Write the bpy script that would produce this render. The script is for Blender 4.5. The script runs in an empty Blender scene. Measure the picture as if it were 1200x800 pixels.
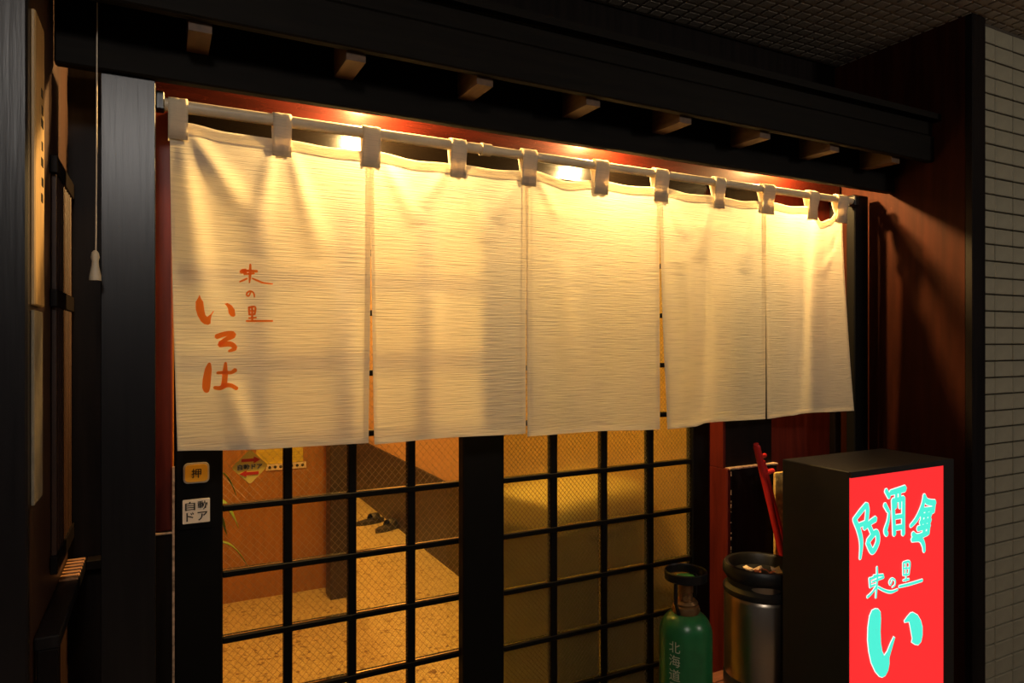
import bpy, bmesh, math, random
from mathutils import Vector, noise
random.seed(7)
scene = bpy.context.scene
C = scene.collection
R = math.radians

# ------------------------------------------------------------------ camera, world, lights, exposure
cam_d = bpy.data.cameras.new('camera'); cam = bpy.data.objects.new('camera', cam_d); C.objects.link(cam)
cam_d.sensor_width = 36.0; cam_d.lens = 24.0; cam_d.clip_start = 0.02
cam.location = (0, 0, 1.5); cam.rotation_euler = (R(90), 0, R(-27.135))
scene.camera = cam
scene.view_settings.view_transform = 'Standard'; scene.view_settings.look = 'None'
scene.view_settings.exposure = 0.0; scene.view_settings.gamma = 1.0
scene.view_settings.use_curve_mapping = False

world = bpy.data.worlds.new('night'); scene.world = world; world.use_nodes = True
world.node_tree.nodes['Background'].inputs[0].default_value = (0.95, 0.93, 1.0, 1)
world.node_tree.nodes['Background'].inputs[1].default_value = 0.025

def area(name, loc, rot, size, energy, col):
    d = bpy.data.lights.new(name, 'AREA'); d.shape = 'RECTANGLE'; d.size, d.size_y = size
    d.energy = energy; d.color = col
    o = bpy.data.objects.new(name, d); C.objects.link(o); o.location = loc; o.rotation_euler = rot
    return o
def point(name, loc, energy, col, rad=0.04):
    d = bpy.data.lights.new(name, 'POINT'); d.energy = energy; d.color = col; d.shadow_soft_size = rad
    o = bpy.data.objects.new(name, d); C.objects.link(o); o.location = loc
    return o
WARM = (1.0, 0.62, 0.22)
# passage lamp on the ceiling just behind the photographer
point('passage_lamp_and_fill', (-0.12, -0.55, 2.38), 27.0, (1.0, 0.94, 0.88), 0.10)
point('passage_lamp_and_fill', (2.7, -1.1, 2.36), 33.0, (1.0, 0.90, 0.78), 0.12)  # added unseen fill that brightens the tile wall, ceiling and curtain front
# lamps of the room behind the door
INSIDE = (1.0, 0.57, 0.13)
point('room_lamp_and_fill', (0.75, 2.75, 2.2), 75.0, INSIDE, 0.12)
point('room_lamp_and_fill', (1.0, 5.4, 2.2), 100.0, INSIDE, 0.12)
point('room_lamp_and_fill', (1.15, 1.98, 2.25), 17.0, INSIDE, 0.06)  # added unseen lamp to brighten the freezer lid and frosted panes

# ------------------------------------------------------------------ helpers
class MB:
    def __init__(s): s.v = []; s.f = []
    def add(s, v, f):
        n = len(s.v); s.v += [tuple(p) for p in v]; s.f += [tuple(i + n for i in q) for q in f]; return s
    def box(s, x0, x1, y0, y1, z0, z1, bev=0.0):
        if bev <= 0:
            v = [(x, y, z) for z in (z0, z1) for y in (y0, y1) for x in (x0, x1)]
            return s.add(v, [(0, 2, 3, 1), (4, 5, 7, 6), (0, 1, 5, 4), (2, 6, 7, 3), (0, 4, 6, 2), (1, 3, 7, 5)])
        bm = bmesh.new(); bmesh.ops.create_cube(bm, size=1)
        for q in bm.verts:
            q.co = Vector(((x0 + x1) / 2 + q.co.x * (x1 - x0), (y0 + y1) / 2 + q.co.y * (y1 - y0), (z0 + z1) / 2 + q.co.z * (z1 - z0)))
        bmesh.ops.bevel(bm, geom=bm.edges[:], offset=bev, segments=1, affect='EDGES')
        bm.verts.index_update()
        s.add([q.co for q in bm.verts], [[q.index for q in f.verts] for f in bm.faces]); bm.free(); return s
    def lathe(s, cx, cy, prof, n=40, cap0=False, cap1=False):
        v = []; f = []
        for r, z in prof:
            for i in range(n):
                a = 2 * math.pi * i / n; v.append((cx + r * math.cos(a), cy + r * math.sin(a), z))
        for j in range(len(prof) - 1):
            for i in range(n):
                k = (i + 1) % n; f.append((j * n + i, j * n + k, (j + 1) * n + k, (j + 1) * n + i))
        if cap0: f.append(tuple(reversed(range(n))))
        if cap1: f.append(tuple(range((len(prof) - 1) * n, len(prof) * n)))
        return s.add(v, f)
    def tube(s, pts, r, n=12, caps=True):
        pts = [Vector(p) for p in pts]; rs = r if isinstance(r, (list, tuple)) else [r] * len(pts)
        v = []; f = []
        for i, p in enumerate(pts):
            d = (pts[min(i + 1, len(pts) - 1)] - pts[max(i - 1, 0)]).normalized()
            up = Vector((0, 0, 1)) if abs(d.z) < 0.9 else Vector((0, 1, 0))
            a = d.cross(up).normalized(); b = d.cross(a).normalized()
            for k in range(n):
                t = 2 * math.pi * k / n; v.append(p + (a * math.cos(t) + b * math.sin(t)) * rs[i])
        for i in range(len(pts) - 1):
            for k in range(n):
                m = (k + 1) % n; f.append((i * n + k, i * n + m, (i + 1) * n + m, (i + 1) * n + k))
        if caps: f.append(tuple(reversed(range(n)))); f.append(tuple(range((len(pts) - 1) * n, len(pts) * n)))
        return s.add(v, f)
    def build(s, name, mat, parent=None, loc=None, smooth=False):
        me = bpy.data.meshes.new(name)
        b = Vector(BASE[parent.as_pointer()]) if parent else Vector(loc or (0, 0, 0))
        me.from_pydata([tuple(Vector(p) - b) for p in s.v], [], s.f); me.update()
        fix = bmesh.new(); fix.from_mesh(me); bmesh.ops.recalc_face_normals(fix, faces=fix.faces); fix.to_mesh(me); fix.free()
        return link(name, me, mat, parent, b, smooth)
BASE = {}
def link(name, me, mat, parent=None, base=(0, 0, 0), smooth=False):
    if mat is not None and not me.materials: me.materials.append(mat)
    o = bpy.data.objects.new(name, me); C.objects.link(o)
    if parent: o.parent = parent
    else: o.location = base
    BASE[o.as_pointer()] = tuple(base)
    if smooth:
        for p in me.polygons: p.use_smooth = True
        try: me.set_sharp_from_angle(angle=R(35))
        except Exception: pass
    return o
def put(name, me, parent, loc):                       # a repeat that shares mesh data, at a world place
    o = bpy.data.objects.new(name, me); C.objects.link(o); o.parent = parent
    o.location = Vector(loc) - Vector(BASE[parent.as_pointer()]); BASE[o.as_pointer()] = tuple(loc)
    return o
def thing(name, label, cat, loc=(0, 0, 0), group=None):
    o = bpy.data.objects.new(name, None); C.objects.link(o); o.location = loc; o.empty_display_size = 0.05
    BASE[o.as_pointer()] = tuple(loc); return tag(o, label, cat, group)
def tag(o, label, cat, group=None):
    o['label'] = label; o['category'] = cat
    if group: o['group'] = group
    return o
def struct(o, label=None):
    o['kind'] = 'structure'
    if label: o['label'] = label
    return o
def sroot(name, loc=(0, 0, 0)):
    o = bpy.data.objects.new(name, None); C.objects.link(o); o.location = loc; o.empty_display_size = 0.05
    BASE[o.as_pointer()] = tuple(loc); o['kind'] = 'structure'; return o

# ------------------------------------------------------------------ materials
def mat(name, col, rough=0.5, metal=0.0, bump=0.0, scale=(40, 40, 40), var=0.0, coat=0.0, spec=0.5):
    m = bpy.data.materials.new(name); m.use_nodes = True; nt = m.node_tree; p = nt.nodes['Principled BSDF']
    p.inputs['Roughness'].default_value = rough; p.inputs['Metallic'].default_value = metal
    p.inputs['Base Color'].default_value = (*col, 1); p.inputs['Specular IOR Level'].default_value = spec
    if coat: p.inputs['Coat Weight'].default_value = coat; p.inputs['Coat Roughness'].default_value = 0.15
    if bump or var:
        tc = nt.nodes.new('ShaderNodeTexCoord'); mp = nt.nodes.new('ShaderNodeMapping'); mp.inputs['Scale'].default_value = scale
        nz = nt.nodes.new('ShaderNodeTexNoise'); nz.inputs['Scale'].default_value = 1.0; nz.inputs['Detail'].default_value = 4
        nt.links.new(tc.outputs['Object'], mp.inputs[0]); nt.links.new(mp.outputs[0], nz.inputs['Vector'])
        if bump:
            b = nt.nodes.new('ShaderNodeBump'); b.inputs['Strength'].default_value = bump; b.inputs['Distance'].default_value = 0.004
            nt.links.new(nz.outputs[0], b.inputs['Height']); nt.links.new(b.outputs[0], p.inputs['Normal'])
        if var:
            r = nt.nodes.new('ShaderNodeValToRGB'); r.color_ramp.elements[0].position = 0.3; r.color_ramp.elements[1].position = 0.7
            r.color_ramp.elements[0].color = (*[c * (1 - var) for c in col], 1); r.color_ramp.elements[1].color = (*[min(1, c * (1 + var)) for c in col], 1)
            nt.links.new(nz.outputs[0], r.inputs[0]); nt.links.new(r.outputs[0], p.inputs['Base Color'])
    return m
def emis(name, col, s):
    m = bpy.data.materials.new(name); m.use_nodes = True; nt = m.node_tree; p = nt.nodes['Principled BSDF']
    p.inputs['Base Color'].default_value = (*[c * 0.3 for c in col], 1); p.inputs['Emission Color'].default_value = (*col, 1)
    p.inputs['Emission Strength'].default_value = s; p.inputs['Roughness'].default_value = 0.4
    return m
def cloth_mat(name, col, trans, slub=True):
    m = bpy.data.materials.new(name); m.use_nodes = True; nt = m.node_tree; nt.nodes.clear()
    out = nt.nodes.new('ShaderNodeOutputMaterial'); mix = nt.nodes.new('ShaderNodeMixShader'); mix.inputs[0].default_value = trans
    d = nt.nodes.new('ShaderNodeBsdfDiffuse'); t = nt.nodes.new('ShaderNodeBsdfTranslucent')
    nt.links.new(d.outputs[0], mix.inputs[1]); nt.links.new(t.outputs[0], mix.inputs[2]); nt.links.new(mix.outputs[0], out.inputs[0])
    if not slub:
        d.inputs[0].default_value = (*col, 1); t.inputs[0].default_value = (*col, 1); return m
    tc = nt.nodes.new('ShaderNodeTexCoord'); mp = nt.nodes.new('ShaderNodeMapping'); mp.inputs['Scale'].default_value = (12, 1, 360)
    nz = nt.nodes.new('ShaderNodeTexNoise'); nz.inputs['Scale'].default_value = 1; nz.inputs['Detail'].default_value = 2
    nt.links.new(tc.outputs['Object'], mp.inputs[0]); nt.links.new(mp.outputs[0], nz.inputs['Vector'])
    r = nt.nodes.new('ShaderNodeValToRGB'); e = r.color_ramp.elements
    e[0].position = 0.30; e[0].color = (*[c * 0.84 for c in col], 1); e[1].position = 0.50; e[1].color = (*col, 1)
    nt.links.new(nz.outputs[0], r.inputs[0])
    mp2 = nt.nodes.new('ShaderNodeMapping'); mp2.inputs['Scale'].default_value = (5, 1, 3)       # faint yellowing of old cloth
    nz2 = nt.nodes.new('ShaderNodeTexNoise'); nz2.inputs['Scale'].default_value = 1
    nt.links.new(tc.outputs['Object'], mp2.inputs[0]); nt.links.new(mp2.outputs[0], nz2.inputs['Vector'])
    mx = nt.nodes.new('ShaderNodeMix'); mx.data_type = 'RGBA'; mx.blend_type = 'MULTIPLY'; mx.inputs['B'].default_value = (1, 0.93, 0.8, 1)
    nt.links.new(nz2.outputs[0], mx.inputs['Factor']); nt.links.new(r.outputs[0], mx.inputs['A'])
    nt.links.new(mx.outputs['Result'], d.inputs[0]); nt.links.new(mx.outputs['Result'], t.inputs[0])
    b = nt.nodes.new('ShaderNodeBump'); b.inputs['Strength'].default_value = 0.5; b.inputs['Distance'].default_value = 0.002
    nt.links.new(nz.outputs[0], b.inputs['Height']); nt.links.new(b.outputs[0], d.inputs['Normal']); nt.links.new(b.outputs[0], t.inputs['Normal'])
    return m
def clear_glass(name):
    m = bpy.data.materials.new(name); m.use_nodes = True; nt = m.node_tree; nt.nodes.clear()
    out = nt.nodes.new('ShaderNodeOutputMaterial'); mix = nt.nodes.new('ShaderNodeMixShader')
    t = nt.nodes.new('ShaderNodeBsdfTransparent'); t.inputs[0].default_value = (0.93, 0.95, 0.92, 1)
    g = nt.nodes.new('ShaderNodeBsdfGlossy'); g.inputs['Roughness'].default_value = 0.03
    fr = nt.nodes.new('ShaderNodeFresnel'); fr.inputs[0].default_value = 1.45
    nt.links.new(fr.outputs[0], mix.inputs[0]); nt.links.new(t.outputs[0], mix.inputs[1]); nt.links.new(g.outputs[0], mix.inputs[2]); nt.links.new(mix.outputs[0], out.inputs[0])
    return m
def frosted(name):
    m = bpy.data.materials.new(name); m.use_nodes = True; nt = m.node_tree; nt.nodes.clear()
    out = nt.nodes.new('ShaderNodeOutputMaterial'); mix = nt.nodes.new('ShaderNodeMixShader'); mix.inputs[0].default_value = 0.03
    g = nt.nodes.new('ShaderNodeBsdfGlass'); g.inputs['Roughness'].default_value = 0.22; g.inputs['IOR'].default_value = 1.3; g.inputs[0].default_value = (0.76, 0.80, 0.56, 1)
    d = nt.nodes.new('ShaderNodeBsdfTranslucent'); d.inputs[0].default_value = (0.8, 0.8, 0.75, 1)
    nt.links.new(g.outputs[0], mix.inputs[1]); nt.links.new(d.outputs[0], mix.inputs[2]); nt.links.new(mix.outputs[0], out.inputs[0])
    return m
M = {}
M['dark'] = mat('dark_stained_wood', (0.008, 0.005, 0.004), 0.5, bump=0.15, scale=(60, 60, 4), var=0.35, spec=0.12)
M['post'] = mat('grey_brown_lacquered_post', (0.007, 0.005, 0.005), 0.33, bump=0.12, scale=(90, 90, 5), var=0.35)
M['eave'] = mat('black_brown_eave_wood', (0.0055, 0.0038, 0.0022), 0.65, bump=0.2, scale=(5, 70, 70), var=0.3, spec=0.12)
M['rafter'] = mat('lamplit_rafter_brown', (0.11, 0.055, 0.024), 0.6, bump=0.1, scale=(60, 6, 60), var=0.3)  # kept lighter than the eave; stands in for lamplight on the rafter undersides
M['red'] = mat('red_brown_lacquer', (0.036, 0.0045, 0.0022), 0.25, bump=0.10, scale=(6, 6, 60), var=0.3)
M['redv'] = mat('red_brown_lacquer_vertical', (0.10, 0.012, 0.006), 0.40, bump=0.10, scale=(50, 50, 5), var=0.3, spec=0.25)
M['panel'] = mat('maroon_panel', (0.027, 0.006, 0.0024), 0.6, bump=0.10, scale=(40, 40, 4), var=0.3, spec=0.06)
M['black'] = mat('black_painted_frame', (0.003, 0.0026, 0.0024), 0.5, spec=0.12)
M['operator'] = mat('bronze_operator_cover', (0.0035, 0.0022, 0.0013), 0.2, bump=0.25, scale=(2, 300, 300))
M['lwall'] = mat('brown_side_boards', (0.042, 0.015, 0.006), 0.5, bump=0.1, scale=(50, 50, 5), var=0.3)
M['tile'] = mat('olive_grey_tile', (0.30, 0.27, 0.19), 0.35, bump=0.1, scale=(20, 20, 20), var=0.12)
M['grout'] = mat('dark_grout', (0.06, 0.045, 0.03), 0.9, bump=0.3)
M['ceil'] = mat('beige_ceiling_panel', (0.42, 0.34, 0.25), 0.9, bump=0.2, var=0.1)
M['paving'] = mat('grey_paving', (0.20, 0.17, 0.14), 0.6, bump=0.2, var=0.2)
M['rod'] = mat('cream_rod', (0.62, 0.50, 0.34), 0.4, var=0.1)
M['iron'] = mat('black_iron', (0.015, 0.014, 0.014), 0.4, metal=0.5)
M['cloth'] = cloth_mat('slub_linen', (0.92, 0.87, 0.74), 0.52)
M['tab'] = cloth_mat('linen_tab', (0.80, 0.72, 0.58), 0.35)
M['ink'] = cloth_mat('orange_ink', (1.0, 0.29, 0.05), 0.62, slub=False)
M['clear'] = clear_glass('clear_wired_glass')
M['frost'] = frosted('frosted_wired_glass')
M['wiredark'] = mat('dull_wire', (0.11, 0.09, 0.05), 0.5, metal=0.5)
M['wire'] = mat('grey_wire', (0.35, 0.30, 0.20), 0.4, metal=0.7)
M['worn'] = mat('worn_pale_edge', (0.42, 0.27, 0.17), 0.8, bump=0.2, scale=(90, 90, 90), var=0.6)

# lettering traced in millimetres: strokes (x, z, width) and outlines (x, z)
SIGN_I = [[(87.7, -334.2), (75.5, -336.0), (66.3, -348.2), (60.3, -374.8), (59.0, -406.2), (63.3, -434.7), (72.4, -464.4), (87.7, -489.6), (103.2, -505.0), (115.6, -510.5), (128.1, -508.5), (137.6, -498.5), (142.6, -483.5), (142.6, -467.3), (151.5, -448.9), (164.9, -422.0), (159.8, -418.1), (147.1, -431.8), (134.4, -449.4), (121.9, -458.1), (114.4, -445.3), (109.4, -424.2), (107.5, -395.8), (109.4, -364.1), (107.5, -345.8), (98.8, -337.0)], [(238.1, -370.6), (258.2, -381.3), (271.7, -398.4), (278.4, -416.4), (278.4, -437.3), (273.0, -453.0), (261.5, -459.0), (248.1, -455.1), (233.4, -445.9), (236.1, -437.3), (231.4, -419.8), (226.8, -402.4), (222.8, -391.3), (205.1, -390.1), (203.1, -385.6), (214.9, -377.5), (228.1, -370.4)]]
SIGN_SMALL = [[(95.1, -231.8, 4.8), (95.7, -249.8, 6.0), (95.1, -265.7, 6.0), (90.8, -306.9, 4.8)], [(66.3, -255.2, 5.5), (69.4, -277.4, 6.3)], [(66.3, -257.1, 5.5), (90.8, -255.0, 5.6)], [(69.4, -275.5, 5.5), (87.7, -274.5, 4.8)], [(81.6, -251.6, 4.8), (118.7, -255.4, 5.6)], [(75.5, -265.7, 4.0), (120.6, -260.9, 5.6)], [(92.7, -279.3, 5.6), (75.5, -292.3, 5.6), (58.4, -300.1, 6.3)], [(98.8, -282.3, 4.8), (125.0, -295.4, 5.6), (150.3, -302.8, 6.5), (175.9, -301.0, 4.1)], [(156.6, -271.5, 3.2), (147.1, -284.1, 3.2), (142.6, -275.3, 3.2), (153.4, -269.3, 3.2), (166.2, -277.0, 3.3), (164.3, -288.1, 3.3), (154.1, -291.3, 2.4)], [(198.6, -236.3, 4.9), (199.2, -268.0, 4.9)], [(198.6, -236.3, 4.9), (224.8, -238.9, 5.8), (221.5, -270.2, 5.0)], [(198.6, -251.0, 3.7), (222.8, -253.1, 3.7)], [(198.6, -267.4, 4.1), (221.5, -269.4, 4.1)], [(210.3, -236.8, 4.5), (210.3, -284.1, 4.9)], [(198.6, -281.4, 4.1), (222.8, -282.0, 4.1)], [(182.3, -294.7, 5.7), (228.1, -295.2, 6.6), (278.4, -293.7, 6.3)]]
SIGN_KANJI = [[(8.3, -104.5, 6.5), (33.2, -86.3, 8.2), (54.2, -72.1, 7.7)], [(55.0, -72.2, 8.3), (58.4, -87.8, 8.8), (54.2, -114.9, 7.2)], [(20.7, -120.4, 6.0), (54.2, -115.5, 6.6)], [(11.6, -105.7, 8.2), (26.9, -133.5, 9.3), (35.3, -164.8, 7.7), (31.1, -201.3, 1.6)], [(45.8, -127.7, 7.2), (71.2, -116.9, 7.8), (89.2, -111.3, 9.5)], [(60.5, -118.4, 7.2), (75.4, -142.5, 7.2)], [(60.5, -162.7, 8.9), (90.5, -144.4, 8.9), (97.8, -167.7, 9.5), (77.6, -190.0, 9.5), (58.4, -165.2, 8.3)], [(129.7, -44.5, 6.8), (142.9, -62.0, 6.2)], [(125.3, -79.8, 6.8), (138.5, -96.8, 5.1)], [(142.9, -98.7, 2.3), (138.5, -122.2, 5.1), (128.3, -145.0, 9.0), (134.1, -155.6, 6.2)], [(147.4, -51.9, 7.4), (176.5, -49.7, 9.7), (206.0, -46.9, 11.5)], [(157.6, -72.0, 6.8), (163.0, -159.3, 7.4)], [(200.1, -70.7, 7.5), (199.1, -162.5, 8.6)], [(156.3, -73.3, 7.4), (200.1, -71.6, 8.0)], [(169.7, -57.6, 4.6), (168.4, -91.6, 4.0)], [(184.6, -57.7, 4.6), (185.5, -93.5, 4.0)], [(163.0, -115.2, 5.7), (196.9, -116.3, 5.7)], [(163.0, -142.8, 7.4), (196.9, -143.6, 7.5)], [(285.5, -72.9, 5.9), (297.5, -89.8, 10.0), (331.4, -97.2, 10.7)], [(328.9, -94.6, 9.5), (324.1, -119.3, 8.9)], [(285.5, -110.5, 6.5), (324.1, -112.5, 7.1)], [(286.9, -75.4, 5.9), (278.4, -100.9, 8.8), (254.7, -130.3, 8.2), (229.1, -146.1, 3.5)], [(273.6, -125.3, 5.3), (315.8, -124.3, 7.1)], [(269.8, -141.5, 5.8), (312.9, -140.2, 7.1)], [(280.7, -104.1, 5.3), (273.6, -147.2, 5.9)], [(297.5, -111.8, 6.5), (283.1, -174.8, 8.2)], [(259.4, -156.6, 8.2), (308.1, -155.0, 8.9)], [(311.0, -122.2, 7.1), (302.3, -174.3, 7.7)], [(238.4, -167.6, 8.1), (257.1, -177.2, 9.3), (302.3, -172.8, 7.1)], [(236.0, -181.7, 7.5), (268.9, -184.6, 9.9), (283.1, -201.2, 8.2), (286.5, -219.2, 4.1)]]
NOREN_I = [[(66.6, 1593.7), (63.4, 1586.4), (59.5, 1579.1), (59.5, 1564.7), (62.9, 1551.9), (68.7, 1540.4), (75.2, 1534.7), (81.8, 1533.4), (86.6, 1535.7), (87.1, 1545.0), (88.5, 1552.3), (93.0, 1561.1), (91.9, 1561.9), (87.1, 1555.2), (80.5, 1549.3), (77.1, 1553.5), (75.2, 1563.6), (73.4, 1579.4), (69.2, 1586.5)], [(112.6, 1576.1), (118.0, 1578.3), (126.2, 1573.5), (131.6, 1564.8), (133.0, 1553.1), (129.7, 1550.1), (124.3, 1551.5), (120.2, 1557.2), (118.8, 1567.5), (116.1, 1572.4)]]
NOREN_ROHA = [[(97.8, 1509.7, 7.6), (112.6, 1515.0, 7.6), (127.5, 1516.3, 7.6), (128.3, 1511.0, 7.1), (115.3, 1504.5, 6.4), (104.5, 1496.3, 6.4)], [(103.7, 1493.4, 8.2), (122.1, 1495.1, 8.2), (130.3, 1490.4, 7.6), (131.6, 1485.1, 5.9), (120.7, 1480.5, 2.3)], [(84.5, 1455.8, 2.9), (82.4, 1443.7, 10.4), (79.7, 1423.5, 12.7), (78.7, 1407.6, 12.1), (79.7, 1400.9, 7.5)], [(99.1, 1436.7, 2.9), (111.2, 1437.3, 4.7), (124.8, 1437.0, 4.7), (133.0, 1442.1, 5.9)], [(114.5, 1456.8, 2.3), (113.4, 1437.2, 8.2), (112.9, 1422.6, 8.2), (111.2, 1410.4, 8.8)], [(93.8, 1407.2, 4.1), (104.5, 1405.9, 6.4), (113.9, 1410.9, 7.6), (124.8, 1410.6, 5.9), (135.7, 1403.8, 5.3)]]
NOREN_SMALL = [[(161.6, 1658.6, 2.8), (161.2, 1644.3, 4.8), (160.7, 1632.4, 4.0), (159.8, 1620.9, 1.6)], [(144.0, 1642.0, 7.1), (151.4, 1645.9, 8.3), (150.5, 1637.9, 4.3)], [(146.8, 1644.7, 4.3), (161.6, 1645.4, 4.0), (174.3, 1645.0, 4.8)], [(153.3, 1638.4, 3.2), (168.7, 1640.7, 3.6)], [(155.1, 1629.2, 2.8), (146.8, 1624.9, 2.8), (141.3, 1622.1, 2.0)], [(165.3, 1630.2, 2.0), (176.6, 1625.5, 3.2), (187.9, 1621.6, 2.8), (205.0, 1620.3, 1.8)], [(162.6, 1602.8, 2.2), (158.8, 1593.7, 2.2), (155.1, 1594.6, 2.6), (155.1, 1599.6, 2.6), (160.7, 1603.7, 2.6), (166.3, 1601.9, 2.6), (169.1, 1597.0, 2.6), (169.5, 1591.5, 1.6)], [(158.8, 1570.0, 3.0), (159.8, 1555.1, 3.0)], [(158.8, 1570.0, 3.0), (171.0, 1571.2, 3.2), (170.0, 1556.3, 3.0)], [(159.8, 1563.1, 2.2), (170.6, 1563.3, 2.2)], [(159.8, 1555.5, 2.6), (170.6, 1556.3, 2.6)], [(165.0, 1571.1, 3.0), (165.3, 1543.3, 3.2)], [(158.8, 1548.2, 2.6), (172.8, 1549.4, 2.6)], [(154.2, 1542.2, 3.0), (167.2, 1542.4, 3.6), (205.0, 1542.9, 2.8)]]

# ------------------------------------------------------------------ the setting outside
m = MB(); m.box(-3.2, 5.2, -4.5, 1.70, -0.12, 0.0)
struct(m.build('floor', M['paving']))
ceil_o = struct(MB().box(-3.2, 5.2, -4.5, 1.72, 2.49, 2.60).build('ceiling', M['ceil']))
m = MB()
for i in range(78):
    for j in range(42):
        x = 0.2 + i * 0.05; y = 0.05 + j * 0.038
        if x > 3.6 or y > 1.62: continue
        m.box(x + 0.005, x + 0.043, y + 0.004, y + 0.030, 2.484, 2.4905)
pd = m.build('relief_pad', M['ceil'], ceil_o); pd['kind'] = 'stuff'

# facade wall: red lacquer boards right of the door, dark boards above, dark recess on the left
wb = struct(MB().box(1.5459, 2.16, 1.66, 1.74, 0.0, 2.07).build('wall_back', M['redv']))
m = MB(); m.box(-0.45, 2.16, 1.66, 1.74, 2.07, 2.49); m.box(-0.45, 1.5459, 1.66, 1.74, 2.0, 2.07); m.build('upper_wall', M['dark'], wb)
m = MB(); m.box(-0.45, -0.03, 1.66, 1.74, 0.0, 2.0); m.build('recess_wall', M['dark'], wb)
# lacquered side panel with its dark end post
wr = struct(MB().box(2.16, 2.225, 1.212, 1.74, 0.0, 2.485).build('wall_right', M['panel']))
MB().box(2.1595, 2.228, 1.19, 1.212, 0.0, 2.485, 0.002).build('end_board', M['dark'], wr)
# left partition
wl = struct(MB().box(-0.52, -0.172, 1.196, 1.74, 0.0, 2.49).build('wall_left', M['lwall']))
MB().box(-0.53, -0.1695, 1.172, 1.196, 0.0, 2.49, 0.003).build('end_board', M['post'], wl)

# tiled wall to the right: 50 x 100 tiles laid in straight joints
wt = struct(MB().box(2.228, 5.2, 1.212, 1.30, 0.0, 2.49).build('wall_right_tiled', M['grout']))
tm = MB().box(-0.0482, 0.0482, -0.006, 0.006, -0.0236, 0.0236, 0.002)
t0 = None
tz0 = 2.4196
for c in range(6):
    for r in range(-1, 48):
        x = 2.2535 + c * 0.1003; z = tz0 - 0.0258 - r * 0.0516
        if z < 0.02 or z > 2.47: continue
        dy = random.uniform(-0.0007, 0.0007)
        if t0 is None:
            t0 = tm.build('tile', M['tile'], None, (0, 0, 0)); t0.parent = wt; t0.location = (x, 1.2085 + dy, z); tme = t0.data
        else:
            put('tile', tme, wt, (x, 1.2085 + dy, z))
struct(MB().box(2.128, 2.16, 1.635, 1.66, 0.0, 2.1, 0.003).build('trim_1', M['dark']))

# header trim over the door and door jambs
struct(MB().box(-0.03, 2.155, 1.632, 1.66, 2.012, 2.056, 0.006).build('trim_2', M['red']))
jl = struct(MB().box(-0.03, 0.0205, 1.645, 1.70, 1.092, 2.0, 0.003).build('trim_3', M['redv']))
MB().box(-0.03, 0.0225, 1.640, 1.70, 0.0, 1.089, 0.003).build('jamb_base', M['dark'], jl)
MB().box(0.0195, 0.0240, 1.639, 1.646, 0.0, 1.23).build('worn_edge', M['worn'], jl)
MB().box(-0.03, 0.0225, 1.6395, 1.646, 1.087, 1.0905).build('worn_edge', M['worn'], jl)
# pilaster on the right of the door, with a thicker wrapped base
pl = thing('door_pilaster', 'wide wooden pilaster with lit side coloured red and unlit front black between glass door and maroon wall', 'pilaster', (1.655, 1.62, 0))
m = MB().box(1.5459, 1.5559, 1.583, 1.66, 1.108, 2.0); m.build('lit_side', M['redv'], pl)  # lamplight put into colour: red for the lit side, black for the unlit front
MB().box(1.5559, 1.757, 1.583, 1.66, 1.108, 2.0, 0.002).build('shaft', M['dark'], pl)
MB().box(1.5459, 1.562, 1.566, 1.66, 0.0, 1.108, 0.003).build('base_lit_side', M['redv'], pl)
MB().box(1.562, 1.762, 1.566, 1.66, 0.0, 1.104, 0.003).build('base', M['dark'], pl)
MB().box(1.555, 1.764, 1.564, 1.585, 1.104, 1.1095, 0.001).build('worn_edge', M['worn'], pl)
m = MB()
for k in range(26):
    z = random.uniform(0.55, 1.09); m.box(1.5605, 1.5635, 1.5645, 1.5675, z, z + random.uniform(0.003, 0.016))
m.build('paint_chip', M['worn'], pl)['kind'] = 'stuff'

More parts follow.
